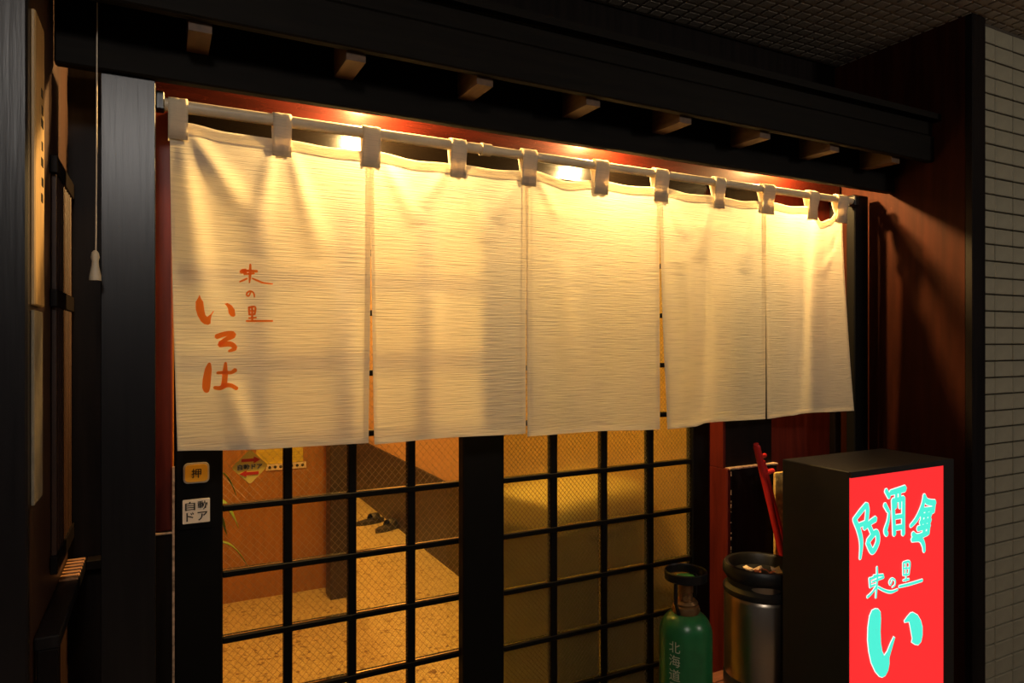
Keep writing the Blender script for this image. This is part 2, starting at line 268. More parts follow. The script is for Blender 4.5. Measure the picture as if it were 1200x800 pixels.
# ------------------------------------------------------------------ sliding doors with wired glass
def door(name, glass_x0, pitch, w, mw, yf, z_first, stiles, pane_mat, label, s=0.015, rr=0.00035):
    root = sroot(name, ((stiles[0][0] + stiles[1][1]) / 2, yf + 0.017, 0.0)); root['label'] = label
    top = 1.90; bot = 0.16
    for a, b in stiles: MB().box(a, b, yf, yf + 0.034, 0.012, 2.0, 0.003).build('stile', M['black'], root)
    xa, xb = stiles[0][1], stiles[1][0]
    MB().box(xa, xb, yf, yf + 0.034, top, 2.0, 0.003).build('top_rail', M['black'], root)
    MB().box(xa, xb, yf, yf + 0.034, 0.012, bot, 0.003).build('bottom_rail', M['black'], root)
    for i in range(1, 4):
        x = glass_x0 + i * pitch - mw / 2
        MB().box(x - mw / 2, x + mw / 2, yf + 0.005, yf + 0.029, bot, top, 0.002).build('mullion', M['black'], root)
    zs = []; z = z_first
    while z > bot + 0.05: z -= 0.1513
    z += 0.1513
    while z < top - 0.05: zs.append(z); z += 0.1513
    for z in zs:
        MB().box(xa, xb, yf + 0.003, yf + 0.027, z - 0.0070, z + 0.0070, 0.0018).build('muntin', M['black'], root)
    h = 0.1513 - 0.014
    pm = MB().box(-w / 2, w / 2, -0.002, 0.002, -h / 2, h / 2)
    wm = MB()
    for sg in (1, -1):
        k = -24
        while k < 25:
            pts = []                                   # clip the line z = sg*1.12*x + k*s*1.3 to the pane
            for x in [(-w / 2) + q * w / 40 for q in range(41)]:
                zz = sg * 1.12 * x + k * s * 1.3
                if abs(zz) <= h / 2 - 0.0003: pts.append((x, -0.0022 - rr, zz))
            if len(pts) > 1: wm.tube([pts[0], pts[-1]], rr, 4, False)
            k += 1
    p0 = None; bounds = [bot - 0.0] + zs + [top]
    for i in range(4):
        x = glass_x0 + i * pitch + w / 2
        for j in range(-1, len(zs)):
            zc = (zs[0] - 0.1513 if j < 0 else zs[j]) + 0.0757
            if p0 is None:
                p = pm.build('pane', pane_mat); pme = p.data; p.parent = root; p.location = Vector((x, yf + 0.015, zc)) - Vector(BASE[root.as_pointer()])
                BASE[p.as_pointer()] = (x, yf + 0.015, zc)
                q = wm.build('wire_mesh', M['wire'] if s > 0.013 else M['wiredark']); wme = q.data; q.parent = p; q['kind'] = 'stuff'; p0 = p
            else:
                p = put('pane', pme, root, (x, yf + 0.015, zc))
                q = put('wire_mesh', wme, p, (x, yf + 0.015, zc)); q['kind'] = 'stuff'
    return root
d1 = door('door_1', 0.1232, 0.1540, 0.1345, 0.0195, 1.685, 1.118, ((0.0235, 0.1232), (0.7194, 0.815)), M['clear'],
          'black sliding grid door with clear wired glass behind the curtain')
d2 = door('door_2', 0.8173, 0.1698, 0.1488, 0.0210, 1.640, 1.125, ((0.698, 0.8173), (1.4755, 1.5455)), M['frost'],
          'black grid door with frosted wired glass beside the gas cylinder', 0.0115, 0.00055)
# automatic door operator cover above the leaves
prof = [(1.618, 1.93), (1.618, 1.950), (1.642, 1.997), (1.642, 2.011), (1.66, 2.011), (1.66, 1.93)]
m = MB(); n = len(prof)
m.add([(x, y, z) for x in (0.03, 1.53) for y, z in prof], [tuple(range(n)), tuple(reversed(range(n, 2 * n)))] + [(i, (i + 1) % n, n + (i + 1) % n, n + i) for i in range(n)])
op = tag(m.build('door_operator', M['operator'], None, (0.78, 1.64, 1.93)), 'dark bronze automatic door operator cover above the glass doors', 'door operator')

# ------------------------------------------------------------------ eave
ev = thing('eave', 'black boarded wooden eave with rafters above the white curtain', 'eave', (1.0, 1.5, 2.06))
EX0, EX1 = -0.169, 2.155
MB().box(EX0, EX1, 1.300, 1.322, 2.062, 2.1425, 0.003).build('fascia_board', M['eave'], ev)
MB().box(EX0, EX1, 1.306, 1.328, 2.1445, 2.188, 0.003).build('fascia_board', M['eave'], ev)
m = MB(); m.add([(EX0, 1.28, 2.188), (EX1, 1.28, 2.188), (EX1, 1.655, 2.30), (EX0, 1.655, 2.30), (EX0, 1.28, 2.206), (EX1, 1.28, 2.206), (EX1, 1.655, 2.318), (EX0, 1.655, 2.318)],
      [(0, 3, 2, 1), (4, 5, 6, 7), (0, 1, 5, 4), (1, 2, 6, 5), (2, 3, 7, 6), (3, 0, 4, 7)])
m.build('roof_board', M['eave'], ev)
MB().box(EX0, EX1, 1.40, 1.655, 2.142, 2.160).build('soffit', M['dark'], ev)
MB().box(EX0, EX1, 1.43, 1.455, 1.990, 2.1415, 0.003).build('inner_beam', M['eave'], ev)
rme = None
for k in range(8):
    x = 0.06 + k * 0.2765
    m = MB(); m.add([(x - .019, 1.3225, 2.046), (x + .019, 1.3225, 2.046), (x + .019, 1.4295, 2.048), (x - .019, 1.4295, 2.048),
                     (x - .019, 1.3225, 2.085), (x + .019, 1.3225, 2.085), (x + .019, 1.4295, 2.121), (x - .019, 1.4295, 2.121)],
                    [(0, 3, 2, 1), (4, 5, 6, 7), (0, 1, 5, 4), (1, 2, 6, 5), (2, 3, 7, 6), (3, 0, 4, 7)])
    m.build('rafter', M['rafter'], ev)

# downlights under the soffit, behind the curtain
M['can'] = mat('black_lamp_can', (0.02, 0.02, 0.02), 0.6)
M['bulb'] = emis('warm_bulb', (1.0, 0.72, 0.35), 30.0)
LAMPS = [(0.44, 1.578, 'left'), (1.10, 1.578, 'middle'), (1.80, 1.600, 'right')]
names = {'left': 'small black downlight above the left half of the white curtain', 'middle': 'small black downlight above the middle of the white curtain',
         'right': 'small black downlight above the curtain end by the maroon wall'}
for x, y, w in LAMPS:
    t = thing('downlight', names[w], 'lamp', (x, y, 2.10), 'downlights under the eave')
    MB().lathe(x, y, [(0.032, 2.1415), (0.032, 2.120), (0.034, 2.117), (0.036, 2.120), (0.036, 2.1415)], 32).build('can', M['can'], t, smooth=True)
    prof = [(0.020 * math.sin(a), 2.122 - 0.012 * math.cos(a)) for a in [i * math.pi / 16 for i in range(1, 9)]]
    MB().lathe(x, y, prof + [(0.012, 2.1415)], 20, cap0=True).build('bulb', M['bulb'], t, smooth=True)
    L = point('downlight_glow', (x, y, 2.098), 50.0 if w == 'right' else 40.0, WARM, 0.012); L.parent = t; L.location = (0, 0, -0.002)

# ------------------------------------------------------------------ free post on the left and the things in the recess
tag(MB().box(-0.0992, -0.0114, 1.445, 1.525, 0.0, 1.9895, 0.001).build('entrance_post', M['post'], None, (-0.054, 1.47, 0)),
    'tall grey-brown square wooden post left of the white curtain', 'post')
tag(MB().box(2.052, 2.122, 1.502, 1.535, 0.0, 1.9895, 0.003).build('rod_post', M['black'], None, (2.087, 1.518, 0)),
    'slim black upright carrying the rod at the curtain end by the maroon wall', 'post')
M['plaque'] = mat('pale_gold_plaque_wood', (0.42, 0.26, 0.10), 0.5, bump=0.1, scale=(60, 60, 5), var=0.2)
pq = thing('hanging_plaque', 'pale vertical wooden plaque with black brush marks on the left partition', 'plaque', (-0.165, 1.25, 1.553))
MB().box(-0.171, -0.164, 1.202, 1.285, 1.553, 1.985, 0.002).build('board', M['plaque'], pq)
for k, z in enumerate((1.88, 1.855, 1.835, 1.80, 1.775, 1.745, 1.72)):
    MB().box(-0.1645, -0.1635, 1.252 + 0.004 * (k % 2), 1.268 + 0.003 * (k % 3), z - 0.007, z + 0.006).build('brush_mark', M['black'], pq)
M['paper'] = mat('dim_grey_paper', (0.22, 0.18, 0.12), 0.8, var=0.15)
tag(MB().box(-0.171, -0.166, 1.206, 1.284, 1.26, 1.546, 0.001).build('paper_strip', M['paper'], None, (-0.168, 1.245, 1.26)),
    'dim grey paper strip below the pale plaque on the left partition', 'paper strip')
# lattice of thin vertical bars on the inner face of the left partition
lt = thing('wall_lattice', 'dark wooden lattice of thin upright bars deep in the left recess', 'lattice', (-0.168, 1.52, 1.10))
for k in range(9):
    y = 1.415 + k * 0.026
    MB().box(-0.171, -0.163, y, y + 0.012, 1.10, 1.80, 0.001).build('bar', M['lwall'], lt)
for z in (1.10, 1.56, 1.79): MB().box(-0.171, -0.160, 1.40, 1.65, z, z + 0.03, 0.001).build('crossbar', M['dark'], lt)
# ledge; raised orange strips stand in for light stripes cast through the lattice
sh = thing('wall_ledge', 'narrow dark ledge with strips imitating stripes of light low in the left recess', 'ledge', (-0.15, 1.45, 1.03))
MB().box(-0.1715, -0.138, 1.235, 1.66, 1.035, 1.055, 0.002).build('rail', M['post'], sh)
M['light_stripe'] = mat('orange_light_stripe', (0.45, 0.20, 0.08), 0.6, var=0.2)
for k in range(7):
    y = 1.505 + k * 0.021
    MB().box(-0.1705, -0.1395, y, y + 0.008, 1.055, 1.0595, 0.001).build('light_stripe', M['light_stripe'], sh)
MB().box(-0.138, -0.075, 1.625, 1.66, 1.035, 1.055, 0.002).build('return_rail', M['dark'], sh)
MB().box(-0.168, -0.140, 1.237, 1.262, 0.0, 1.035, 0.002).build('support', M['dark'], sh)
# pull cord
pc = thing('pull_cord', 'white pull cord with a plastic knob hanging beside the left post', 'pull cord', (-0.105, 1.40, 1.607))
M['plastic'] = mat('yellowed_plastic', (0.55, 0.47, 0.33), 0.4)
M['cord'] = mat('white_cord', (0.6, 0.5, 0.36), 0.7)
MB().tube([(-0.1025, 1.412, 2.10), (-0.1030, 1.405, 1.80), (-0.1035, 1.40, 1.655)], 0.0012, 6).build('cord', M['cord'], pc)
MB().lathe(-0.1045, 1.40, [(0.0095, 1.607), (0.0092, 1.615), (0.006, 1.632), (0.0052, 1.640), (0.0068, 1.648), (0.0055, 1.656), (0.002, 1.660)], 20, True, True).build('knob', M['plastic'], pc, smooth=True)

# ------------------------------------------------------------------ curtain rod
RZ = 1.964
rd = thing('curtain_rod', 'long cream metal rod carrying the white shop curtain', 'rod', (1.0, 1.5, 1.95))
MB().tube([(0.004, 1.5, RZ), (0.70, 1.5, RZ)], 0.0125, 16).build('sleeve', M['rod'], rd, smooth=True)
MB().tube([(0.69, 1.5, RZ), (2.040, 1.5, RZ)], 0.0112, 16).build('tube', M['rod'], rd, smooth=True)
MB().tube([(0.685, 1.5, RZ), (0.71, 1.5, RZ)], 0.0145, 16).build('joint', M['rod'], rd, smooth=True)
MB().tube([(0.684, 1.5, RZ), (0.69, 1.5, RZ)], 0.0152, 16).build('joint_ring', M['rod'], rd, smooth=True)
MB().box(2.030, 2.0515, 1.484, 1.516, 1.948, 1.980, 0.003).build('bracket', M['iron'], rd)
b = MB().box(-0.0112, 0.004, 1.485, 1.515, 1.95, 1.985, 0.002); b.build('bracket', M['post'], rd)

# ------------------------------------------------------------------ noren
def lerp(tab, u):
    for (a, p), (b, q) in zip(tab, tab[1:]):
        if u <= b:
            t = (u - a) / (b - a) if b > a else 0; t = max(0, min(1, t)); return p + (q - p) * t
    return tab[-1][1]
def smooth_lerp(tab, u):
    for (a, p), (b, q) in zip(tab, tab[1:]):
        if u <= b:
            t = max(0, min(1, (u - a) / (b - a))); t = t * t * (3 - 2 * t); return p + (q - p) * t
    return tab[-1][1]
TABS = [(0.0104, 0.0452), (0.205, 0.2428), (0.394, 0.4349), (0.603, 0.6430), (0.7926, 0.8338), (1.008, 1.0517), (1.2056, 1.2535), (1.4237, 1.4668), (1.6155, 1.6698), (1.8173, 1.8646), (1.9496, 2.0038)]
PAN = [ # xl top, xl bottom, xr top, xr bottom, top heights (x,z), bottom heights (x,z), Y shift of left / right lower corners
 dict(t=(0.0134, 0.4150), b=(0.0270, 0.4097), top=[(0.01, 1.936), (0.045, 1.934), (0.12, 1.9256), (0.20, 1.9247), (0.243, 1.926), (0.33, 1.9215), (0.39, 1.9225), (0.42, 1.924)],
      bot=[(0.0, 1.2844), (0.2, 1.2755), (0.42, 1.2735)], yl=0.0, yr=0.0),
 dict(t=(0.4135, 0.8100), b=(0.4245, 0.8070), top=[(0.41, 1.926), (0.435, 1.926), (0.52, 1.917), (0.60, 1.920), (0.643, 1.9215), (0.72, 1.919), (0.80, 1.924)],
      bot=[(0.41, 1.2685), (0.6, 1.273), (0.81, 1.270)], yl=0.006, yr=0.0),
 dict(t=(0.8100, 1.2294), b=(0.8105, 1.2294), top=[(0.80, 1.928), (0.83, 1.9287), (0.93, 1.9115), (1.00, 1.922), (1.05, 1.9255), (1.12, 1.922), (1.22, 1.9265)],
      bot=[(0.81, 1.263), (1.0, 1.2635), (1.23, 1.256)], yl=-0.003, yr=0.0),
 dict(t=(1.2294, 1.6371), b=(1.2460, 1.6407), top=[(1.22, 1.928), (1.254, 1.928), (1.33, 1.920), (1.42, 1.9236), (1.467, 1.923), (1.54, 1.919), (1.61, 1.925), (1.64, 1.927)],
      bot=[(1.24, 1.257), (1.35, 1.258), (1.39, 1.266), (1.64, 1.263)], yl=-0.012, yr=0.004),
 dict(t=(1.6371, 1.9880), b=(1.6560, 2.0463), top=[(1.63, 1.927), (1.67, 1.928), (1.75, 1.922), (1.815, 1.927), (1.862, 1.912), (1.890, 1.886), (1.93, 1.898), (1.955, 1.918), (2.0, 1.920)],
      bot=[(1.65, 1.262), (1.75, 1.268), (1.80, 1.272), (2.05, 1.270)], yl=0.012, yr=0.0)]
def gauss(d, s): return math.exp(-(d / s) ** 2)
def fold_line(x, z, x0, z0, x1, z1, amp, s0, s1):            # a soft crease between two points
    dx, dz = x1 - x0, z1 - z0; L2 = dx * dx + dz * dz
    t = ((x - x0) * dx + (z - z0) * dz) / L2
    if t < -0.05 or t > 1.1: return 0.0
    px, pz = x0 + t * dx, z0 + t * dz
    d = math.hypot(x - px, z - pz); tt = max(0, min(1, t))
    fade = math.sin(math.pi * min(1, max(0.0, (t + 0.05) / 1.15))) ** 0.7
    return amp * fade * gauss(d, s0 + (s1 - s0) * tt)
FOLDS = [(0.045, 1.925, 0.16, 1.76, 0.006, 0.010, 0.030), (0.035, 1.90, 0.075, 1.55, 0.007, 0.014, 0.035), (0.205, 1.90, 0.17, 1.70, 0.005, 0.010, 0.03), (0.245, 1.90, 0.30, 1.70, 0.006, 0.010, 0.03),
         (0.44, 1.92, 0.52, 1.78, 0.006, 0.010, 0.028), (0.60, 1.915, 0.54, 1.82, 0.004, 0.010, 0.022), (0.79, 1.915, 0.73, 1.80, 0.004, 0.010, 0.026), (0.65, 1.90, 0.69, 1.75, 0.003, 0.01, 0.03),
         (0.84, 1.915, 0.90, 1.82, 0.003, 0.01, 0.02), (1.255, 1.915, 1.32, 1.80, 0.004, 0.01, 0.025), (1.42, 1.90, 1.37, 1.74, 0.004, 0.01, 0.03), (1.61, 1.92, 1.55, 1.72, 0.005, 0.01, 0.03),
         (0.34, 1.62, 0.37, 1.28, 0.006, 0.03, 0.05), (0.12, 1.42, 0.16, 1.28, 0.006, 0.02, 0.02), (0.57, 1.60, 0.54, 1.28, 0.006, 0.03, 0.04), (0.92, 1.7, 0.95, 1.28, 0.005, 0.03, 0.05),
         (1.385, 1.80, 1.375, 1.26, -0.010, 0.03, 0.042), (1.30, 1.70, 1.285, 1.26, -0.010, 0.03, 0.045), (1.87, 1.91, 1.86, 1.26, 0.016, 0.03, 0.05), (1.78, 1.92, 1.79, 1.26, -0.009, 0.03, 0.05), (1.95, 1.80, 1.90, 1.72, 0.0025, 0.010, 0.016), (1.955, 1.85, 1.935, 1.77, -0.0025, 0.008, 0.014)]
def cloth_y(x, z, P=None):
    y = 1.5
    for F in FOLDS: y += fold_line(x, z, *F)
    y += 0.004 * (noise.noise(Vector((x * 5.0, z * 2.2, 3.1))))
    if P is not None:
        v = max(0.0, min(1.0, (1.93 - z) / 0.66)); xl = P['t'][0]; xr = P['t'][1]; u = (x - xl) / (xr - xl)
        y += (P['yl'] * (1 - u) ** 2 + P['yr'] * u ** 2) * v ** 1.5
    return y
nr = thing('noren_curtain', 'off-white linen split shop curtain of five panels with orange brush lettering', 'curtain', (1.0, 1.5, 1.27))
NU, NV = 56, 84
for P in PAN:
    def pt(u, v, off=0.0):
        xt = P['t'][0] + u * (P['t'][1] - P['t'][0]); xb = P['b'][0] + u * (P['b'][1] - P['b'][0])
        x = xt + (xb - xt) * v ** 1.5
        zt = smooth_lerp(P['top'], xt); zb = smooth_lerp(P['bot'], xb); z = zt + (zb - zt) * v
        return (x, cloth_y(x, z, P) + off, z)
    m = MB(); v = [pt(i / NU, j / NV) for j in range(NV + 1) for i in range(NU + 1)]
    m.add(v, [(j * (NU + 1) + i, j * (NU + 1) + i + 1, (j + 1) * (NU + 1) + i + 1, (j + 1) * (NU + 1) + i) for j in range(NV) for i in range(NU)])
    po = m.build('panel', M['cloth'], nr, smooth=True)
    def strip(u0, u1, v0, v1, nu, nv, nm):
        m = MB(); v = [pt(u0 + (u1 - u0) * i / nu, v0 + (v1 - v0) * j / nv, 0.0012) for j in range(nv + 1) for i in range(nu + 1)]
        m.add(v, [(j * (nu + 1) + i, j * (nu + 1) + i + 1, (j + 1) * (nu + 1) + i + 1, (j + 1) * (nu + 1) + i) for j in range(nv) for i in range(nu)])
        m.build(nm, M['cloth'], po, smooth=True)
    strip(0, 1, 0, 0.034, NU, 4, 'top_hem'); strip(0, 1, 0.980, 1.0, NU, 3, 'bottom_hem')
    strip(0, 0.022, 0.034, 0.98, 2, NV, 'side_hem'); strip(0.970, 1, 0.034, 0.98, 2, NV, 'side_hem')
for k, (a, b) in enumerate(TABS):
    pin = 0.0 if k < 7 else 0.18
    prof = [(1.4955, 1.888 if k else 1.898), (1.4925, 1.925), (1.4868, 1.955), (1.4872, 1.966), (1.4905, 1.9745), (1.4955, 1.9785), (1.5, 1.9795), (1.5055, 1.9785), (1.5105, 1.9735), (1.5135, 1.966), (1.513, 1.955), (1.505, 1.92), (1.5035, 1.895)]
    m = MB(); n = 6; v = []
    for j, (y, z) in enumerate(prof):
        sh_ = 1 - pin * gauss(z - 1.93, 0.02)
        c = (a + b) / 2
        for i in range(n + 1):
            x = c + (b - a) * (i / n - 0.5) * sh_
            v.append((x, y + 0.0012 * math.sin(i * 2.1 + k) - (0.0 if 0 < j < 12 else 0), z))
    m.add(v, [(j * (n + 1) + i, j * (n + 1) + i + 1, (j + 1) * (n + 1) + i + 1, (j + 1) * (n + 1) + i) for j in range(len(prof) - 1) for i in range(n)])
    o = m.build('tab', M['tab'], nr, smooth=True)
    md = o.modifiers.new('thick', 'SOLIDIFY'); md.thickness = 0.0016; md.offset = 0

# ------------------------------------------------------------------ brush lettering
def resample(st, step):
    out = []
    n = len(st)
    for i in range(n - 1):
        p0 = st[max(0, i - 1)]; p1 = st[i]; p2 = st[i + 1]; p3 = st[min(n - 1, i + 2)]
        k = max(2, int(math.hypot(p2[0] - p1[0], p2[1] - p1[1]) / step))
        for q in range(k):
            t = q / k
            f = lambda c: 0.5 * (2 * p1[c] + (p2[c] - p0[c]) * t + (2 * p0[c] - 5 * p1[c] + 4 * p2[c] - p3[c]) * t * t + (3 * p1[c] - p0[c] - 3 * p2[c] + p3[c]) * t ** 3)
            out.append((f(0), f(1), max(0.3, p1[2] + (p2[2] - p1[2]) * t)))
    out.append(st[-1]); return out
def stroke_mesh(m, st, place, grow=0.0, step=3.0):           # st in millimetres: (x, z, width); place(x, z) -> 3D point
    s = resample(st, step); n = len(s); v = []; f = []
    def cap(i, sgn):
        a = s[i]; b = s[i + 1] if sgn < 0 else s[i - 1]
        dx, dz = a[0] - b[0], a[1] - b[1]; L = math.hypot(dx, dz) or 1; return a[0] + dx / L * (a[2] / 2 + grow) * 0.8, a[1] + dz / L * (a[2] / 2 + grow) * 0.8
    rows = []
    for i, (x, z, w) in enumerate(s):
        a = s[max(0, i - 1)]; b = s[min(n - 1, i + 1)]; dx, dz = b[0] - a[0], b[1] - a[1]; L = math.hypot(dx, dz) or 1
        nx, nz = -dz / L, dx / L; h = w / 2 + grow
        rows.append([(x + nx * h, z + nz * h), (x, z), (x - nx * h, z - nz * h)])
    c0 = cap(0, -1); c1 = cap(n - 1, 1)
    h0 = [((p[0] + c0[0]) / 2 + (p[0] - s[0][0]) * 0.28, (p[1] + c0[1]) / 2 + (p[1] - s[0][1]) * 0.28) for p in (rows[0][0], rows[0][2])]
    h1 = [((p[0] + c1[0]) / 2 + (p[0] - s[-1][0]) * 0.28, (p[1] + c1[1]) / 2 + (p[1] - s[-1][1]) * 0.28) for p in (rows[-1][0], rows[-1][2])]
    rows = [[h0[0], c0, h0[1]]] + rows + [[h1[0], c1, h1[1]]]
    for r in rows: v += [place(*p) for p in r]
    for i in range(len(rows) - 1):
        for k in (0, 1): f.append((i * 3 + k, i * 3 + k + 1, (i + 1) * 3 + k + 1, (i + 1) * 3 + k))
    m.add(v, f)
def poly_mesh(m, poly, place, grow=0.0):
    n = len(poly)
    area2 = sum(poly[i][0] * poly[(i + 1) % n][1] - poly[(i + 1) % n][0] * poly[i][1] for i in range(n)); sg = 1 if area2 > 0 else -1
    pts = []
    for i in range(n):
        a, b, c = poly[i - 1], poly[i], poly[(i + 1) % n]
        n1 = Vector((b[1] - a[1], a[0] - b[0])).normalized() * sg; n2 = Vector((c[1] - b[1], b[0] - c[0])).normalized() * sg
        d = (n1 + n2); d = d.normalized() * min(1.6, 1 / max(0.4, d.length / 2)) if d.length > 1e-6 else n1
        pts.append((b[0] + d.x * grow, b[1] + d.y * grow))
    bm = bmesh.new(); vs = [bm.verts.new((p[0], 0, p[1])) for p in pts]
    es = [bm.edges.new((vs[i], vs[(i + 1) % n])) for i in range(n)]
    bmesh.ops.triangle_fill(bm, edges=es, use_beauty=True)
    for _ in range(2): bmesh.ops.subdivide_edges(bm, edges=bm.edges[:], cuts=1, use_grid_fill=True)
    bmesh.ops.triangulate(bm, faces=bm.faces)
    bm.verts.index_update()
    m.add([place(q.co.x, q.co.z) for q in bm.verts], [[q.index for q in f.verts] for f in bm.faces]); bm.free()
lay = [0]
def on_cloth(x, z):
    x /= 1000; z = 1.5 + (z - 1500) / 1000
    return (x, cloth_y(x, z, PAN[0]) - 0.0011 - 0.00006 * lay[0], z)
m = MB()
for p in NOREN_I: lay[0] += 1; poly_mesh(m, p, on_cloth)
for s in NOREN_ROHA: lay[0] += 1; stroke_mesh(m, s, on_cloth, 1.3)
m.build('large_lettering', M['ink'], nr)['label'] = 'orange brush lettering いろは'
m = MB()
for s in NOREN_SMALL: lay[0] = (lay[0] + 1) % 12; stroke_mesh(m, s, on_cloth, 0.5)
m.build('small_lettering', M['ink'], nr)['label'] = 'small orange brush lettering 味の里'

# ------------------------------------------------------------------ lit sign box
SX0, SX1, SY = 1.487, 1.905, 1.100
sg = thing('lit_sign', 'black box sign with glowing red face and turquoise brush lettering', 'sign', (1.69, 1.2, 0))
M['signbox'] = mat('black_sign_case', (0.014, 0.012, 0.010), 0.5, bump=0.1)
M['face'] = emis('red_sign_face', (1.0, 0.028, 0.030), 1.0)
M['teal'] = emis('turquoise_letters', (0.075, 0.86, 0.66), 1.0)
M['white'] = emis('white_letter_edges', (1.0, 0.93, 0.88), 1.0)
m = MB(); m.box(SX0, SX1, SY + 0.004, 1.305, 0.05, 1.183, 0.002); m.build('case', M['signbox'], sg)
MB().box(SX0 + 0.02, SX1 - 0.02, SY + 0.03, 1.28, 0.0, 0.05).build('foot', M['signbox'], sg)
fb = MB(); fb.box(SX0, SX1, SY - 0.002, SY + 0.004, 1.1685, 1.183); fb.box(1.8615, SX1, SY - 0.002, SY + 0.004, 0.05, 1.1685); fb.box(SX0, 1.8615, SY - 0.002, SY + 0.004, 0.05, 0.30)
fb.build('frame', M['signbox'], sg)
MB().box(SX0 + 0.0015, 1.8615, SY, SY + 0.004, 0.30, 1.1685).build('face', M['face'], sg)
def on_sign(d):
    return lambda x, z: (1.49 + x / 1000, SY - d - 0.00002 * lay[0], 1.17 + z / 1000)
for nm, mt, g, d in (('letter_outline', 'white', 1.0, 0.0006), ('lettering', 'teal', 0.0, 0.0016)):
    m = MB()
    big = 1.9 if g else 0
    for p in SIGN_I: lay[0] = (lay[0] + 1) % 20; poly_mesh(m, p, on_sign(d), big)
    for s in SIGN_KANJI: lay[0] = (lay[0] + 1) % 20; stroke_mesh(m, s, on_sign(d), 4.7 if g else 2.7)
    for s in SIGN_SMALL: lay[0] = (lay[0] + 1) % 20; stroke_mesh(m, s, on_sign(d), 1.7 if g else 0.2)
    o = m.build(nm, M[mt], sg); o['label'] = 'turquoise lettering 居酒屋 味の里 い' if not g else 'white letter edges'

# ------------------------------------------------------------------ printed text (Blender's own font)
def text_mesh(txt, size, bold=0.0, line=1.0):
    cu = bpy.data.curves.new('text', 'FONT'); cu.body = txt; cu.size = size; cu.align_x = 'CENTER'; cu.align_y = 'CENTER'; cu.offset = bold; cu.space_line = line
    cu.resolution_u = 3
    o = bpy.data.objects.new('text', cu); C.objects.link(o); bpy.context.view_layer.update()
    me = bpy.data.meshes.new_from_object(o.evaluated_get(bpy.context.evaluated_depsgraph_get()))
    bpy.data.objects.remove(o); bpy.data.curves.remove(cu)
    xs = [v.co.x for v in me.vertices] or [0]; ys = [v.co.y for v in me.vertices] or [0]
    cx, cy = (min(xs) + max(xs)) / 2, (min(ys) + max(ys)) / 2
    V = [(v.co.x - cx, v.co.y - cy) for v in me.vertices]; F = [tuple(p.vertices) for p in me.polygons]; bpy.data.meshes.remove(me)
    return V, F
def fit(VF, w, h):
    V, F = VF; xs = [p[0] for p in V]; ys = [p[1] for p in V]
    a = w / (max(xs) - min(xs)); b = h / (max(ys) - min(ys)); return [(x * a, y * b) for x, y in V], F
def flat_text(VF, cx, y, cz): return MB().add([(cx + x, y, cz + z) for x, z in VF[0]], VF[1])
M['yellow'] = mat('amber_button', (0.85, 0.42, 0.03), 0.35)
M['silver'] = mat('silver_rim', (0.55, 0.48, 0.38), 0.35, metal=0.4)
M['label'] = mat('white_label', (0.72, 0.62, 0.50), 0.6)
M['print'] = mat('black_print', (0.015, 0.012, 0.01), 0.6)
M['sticky'] = cloth_mat('yellow_sticker', (1.0, 0.74, 0.16), 0.08, slub=False)
M['redprint'] = mat('red_print', (0.80, 0.05, 0.02), 0.5)
def rounded(cx, cz, w, h, r, n=6, diamond=False):
    pts = []
    for k, (sx, sz) in enumerate(((1, 1), (-1, 1), (-1, -1), (1, -1))):
        for i in range(n + 1):
            a = math.pi / 2 * (k + i / n); pts.append((sx * (w / 2 - r) + r * math.cos(a), sz * (h / 2 - r) + r * math.sin(a)))
    if diamond: c = math.cos(math.pi / 4); pts = [((x - z) * c, (x + z) * c) for x, z in pts]
    return [(cx + x, cz + z) for x, z in pts]
def slab(pts, y0, y1):
    n = len(pts); m = MB()
    return m.add([(x, y0, z) for x, z in pts] + [(x, y1, z) for x, z in pts], [tuple(range(n)), tuple(reversed(range(n, 2 * n)))] + [(i, (i + 1) % n, n + (i + 1) % n, n + i) for i in range(n)])
DY = 1.685
ts = thing('touch_switch', 'amber rectangular push switch marked 押 on the black door stile', 'switch', (0.068, DY, 1.207))
slab(rounded(0.068, 1.19, 0.076, 0.215, 0.006), DY - 0.006, DY).build('back_plate', M['black'], ts)
slab(rounded(0.068, 1.207, 0.053, 0.045, 0.010), DY - 0.011, DY - 0.006).build('rim', M['silver'], ts)
slab(rounded(0.068, 1.207, 0.046, 0.038, 0.008), DY - 0.0125, DY - 0.008).build('button', M['yellow'], ts)
flat_text(fit(text_mesh('押', 0.02, 0.0002), 0.020, 0.021), 0.068, DY - 0.0130, 1.207).build('character', M['print'], ts)
lp = thing('door_label', 'square white label reading 自動ドア below the amber switch', 'label', (0.068, DY, 1.095))
slab(rounded(0.068, 1.122, 0.0555, 0.053, 0.002), DY - 0.0085, DY - 0.006).build('plate', M['label'], lp)
for ch, x, z in (('自', 0.0555, 1.134), ('動', 0.0805, 1.134), ('ド', 0.0555, 1.110), ('ア', 0.0805, 1.110)):
    flat_text(fit(text_mesh(ch, 0.02, 0.0003), 0.0205 if ch != 'ド' else 0.016, 0.0195), x, DY - 0.0089, z).build('character', M['print'], lp)
GY = DY + 0.0122
st = thing('door_sticker', 'yellow diamond sticker with two red arrows reading 自動ドア on the glass', 'sticker', (0.1826, GY, 1.168))
slab(rounded(0.1826, 1.208, 0.058, 0.058, 0.006, diamond=True), GY - 0.0012, GY).build('diamond', M['sticky'], st)
for sgn, z in ((1, 1.2235), (-1, 1.1925)):
    c = 0.1826 + sgn * 0.002
    pts = [(-0.021, -0.0035), (0.006, -0.0035), (0.006, -0.0080 if sgn > 0 else -0.0080), (0.021, 0.0), (0.006, 0.0080), (0.006, 0.0035), (-0.021, 0.0035)]
    slab([(c + sgn * x, z + q) for x, q in pts], GY - 0.0016, GY - 0.0012).build('arrow', M['redprint'], st)
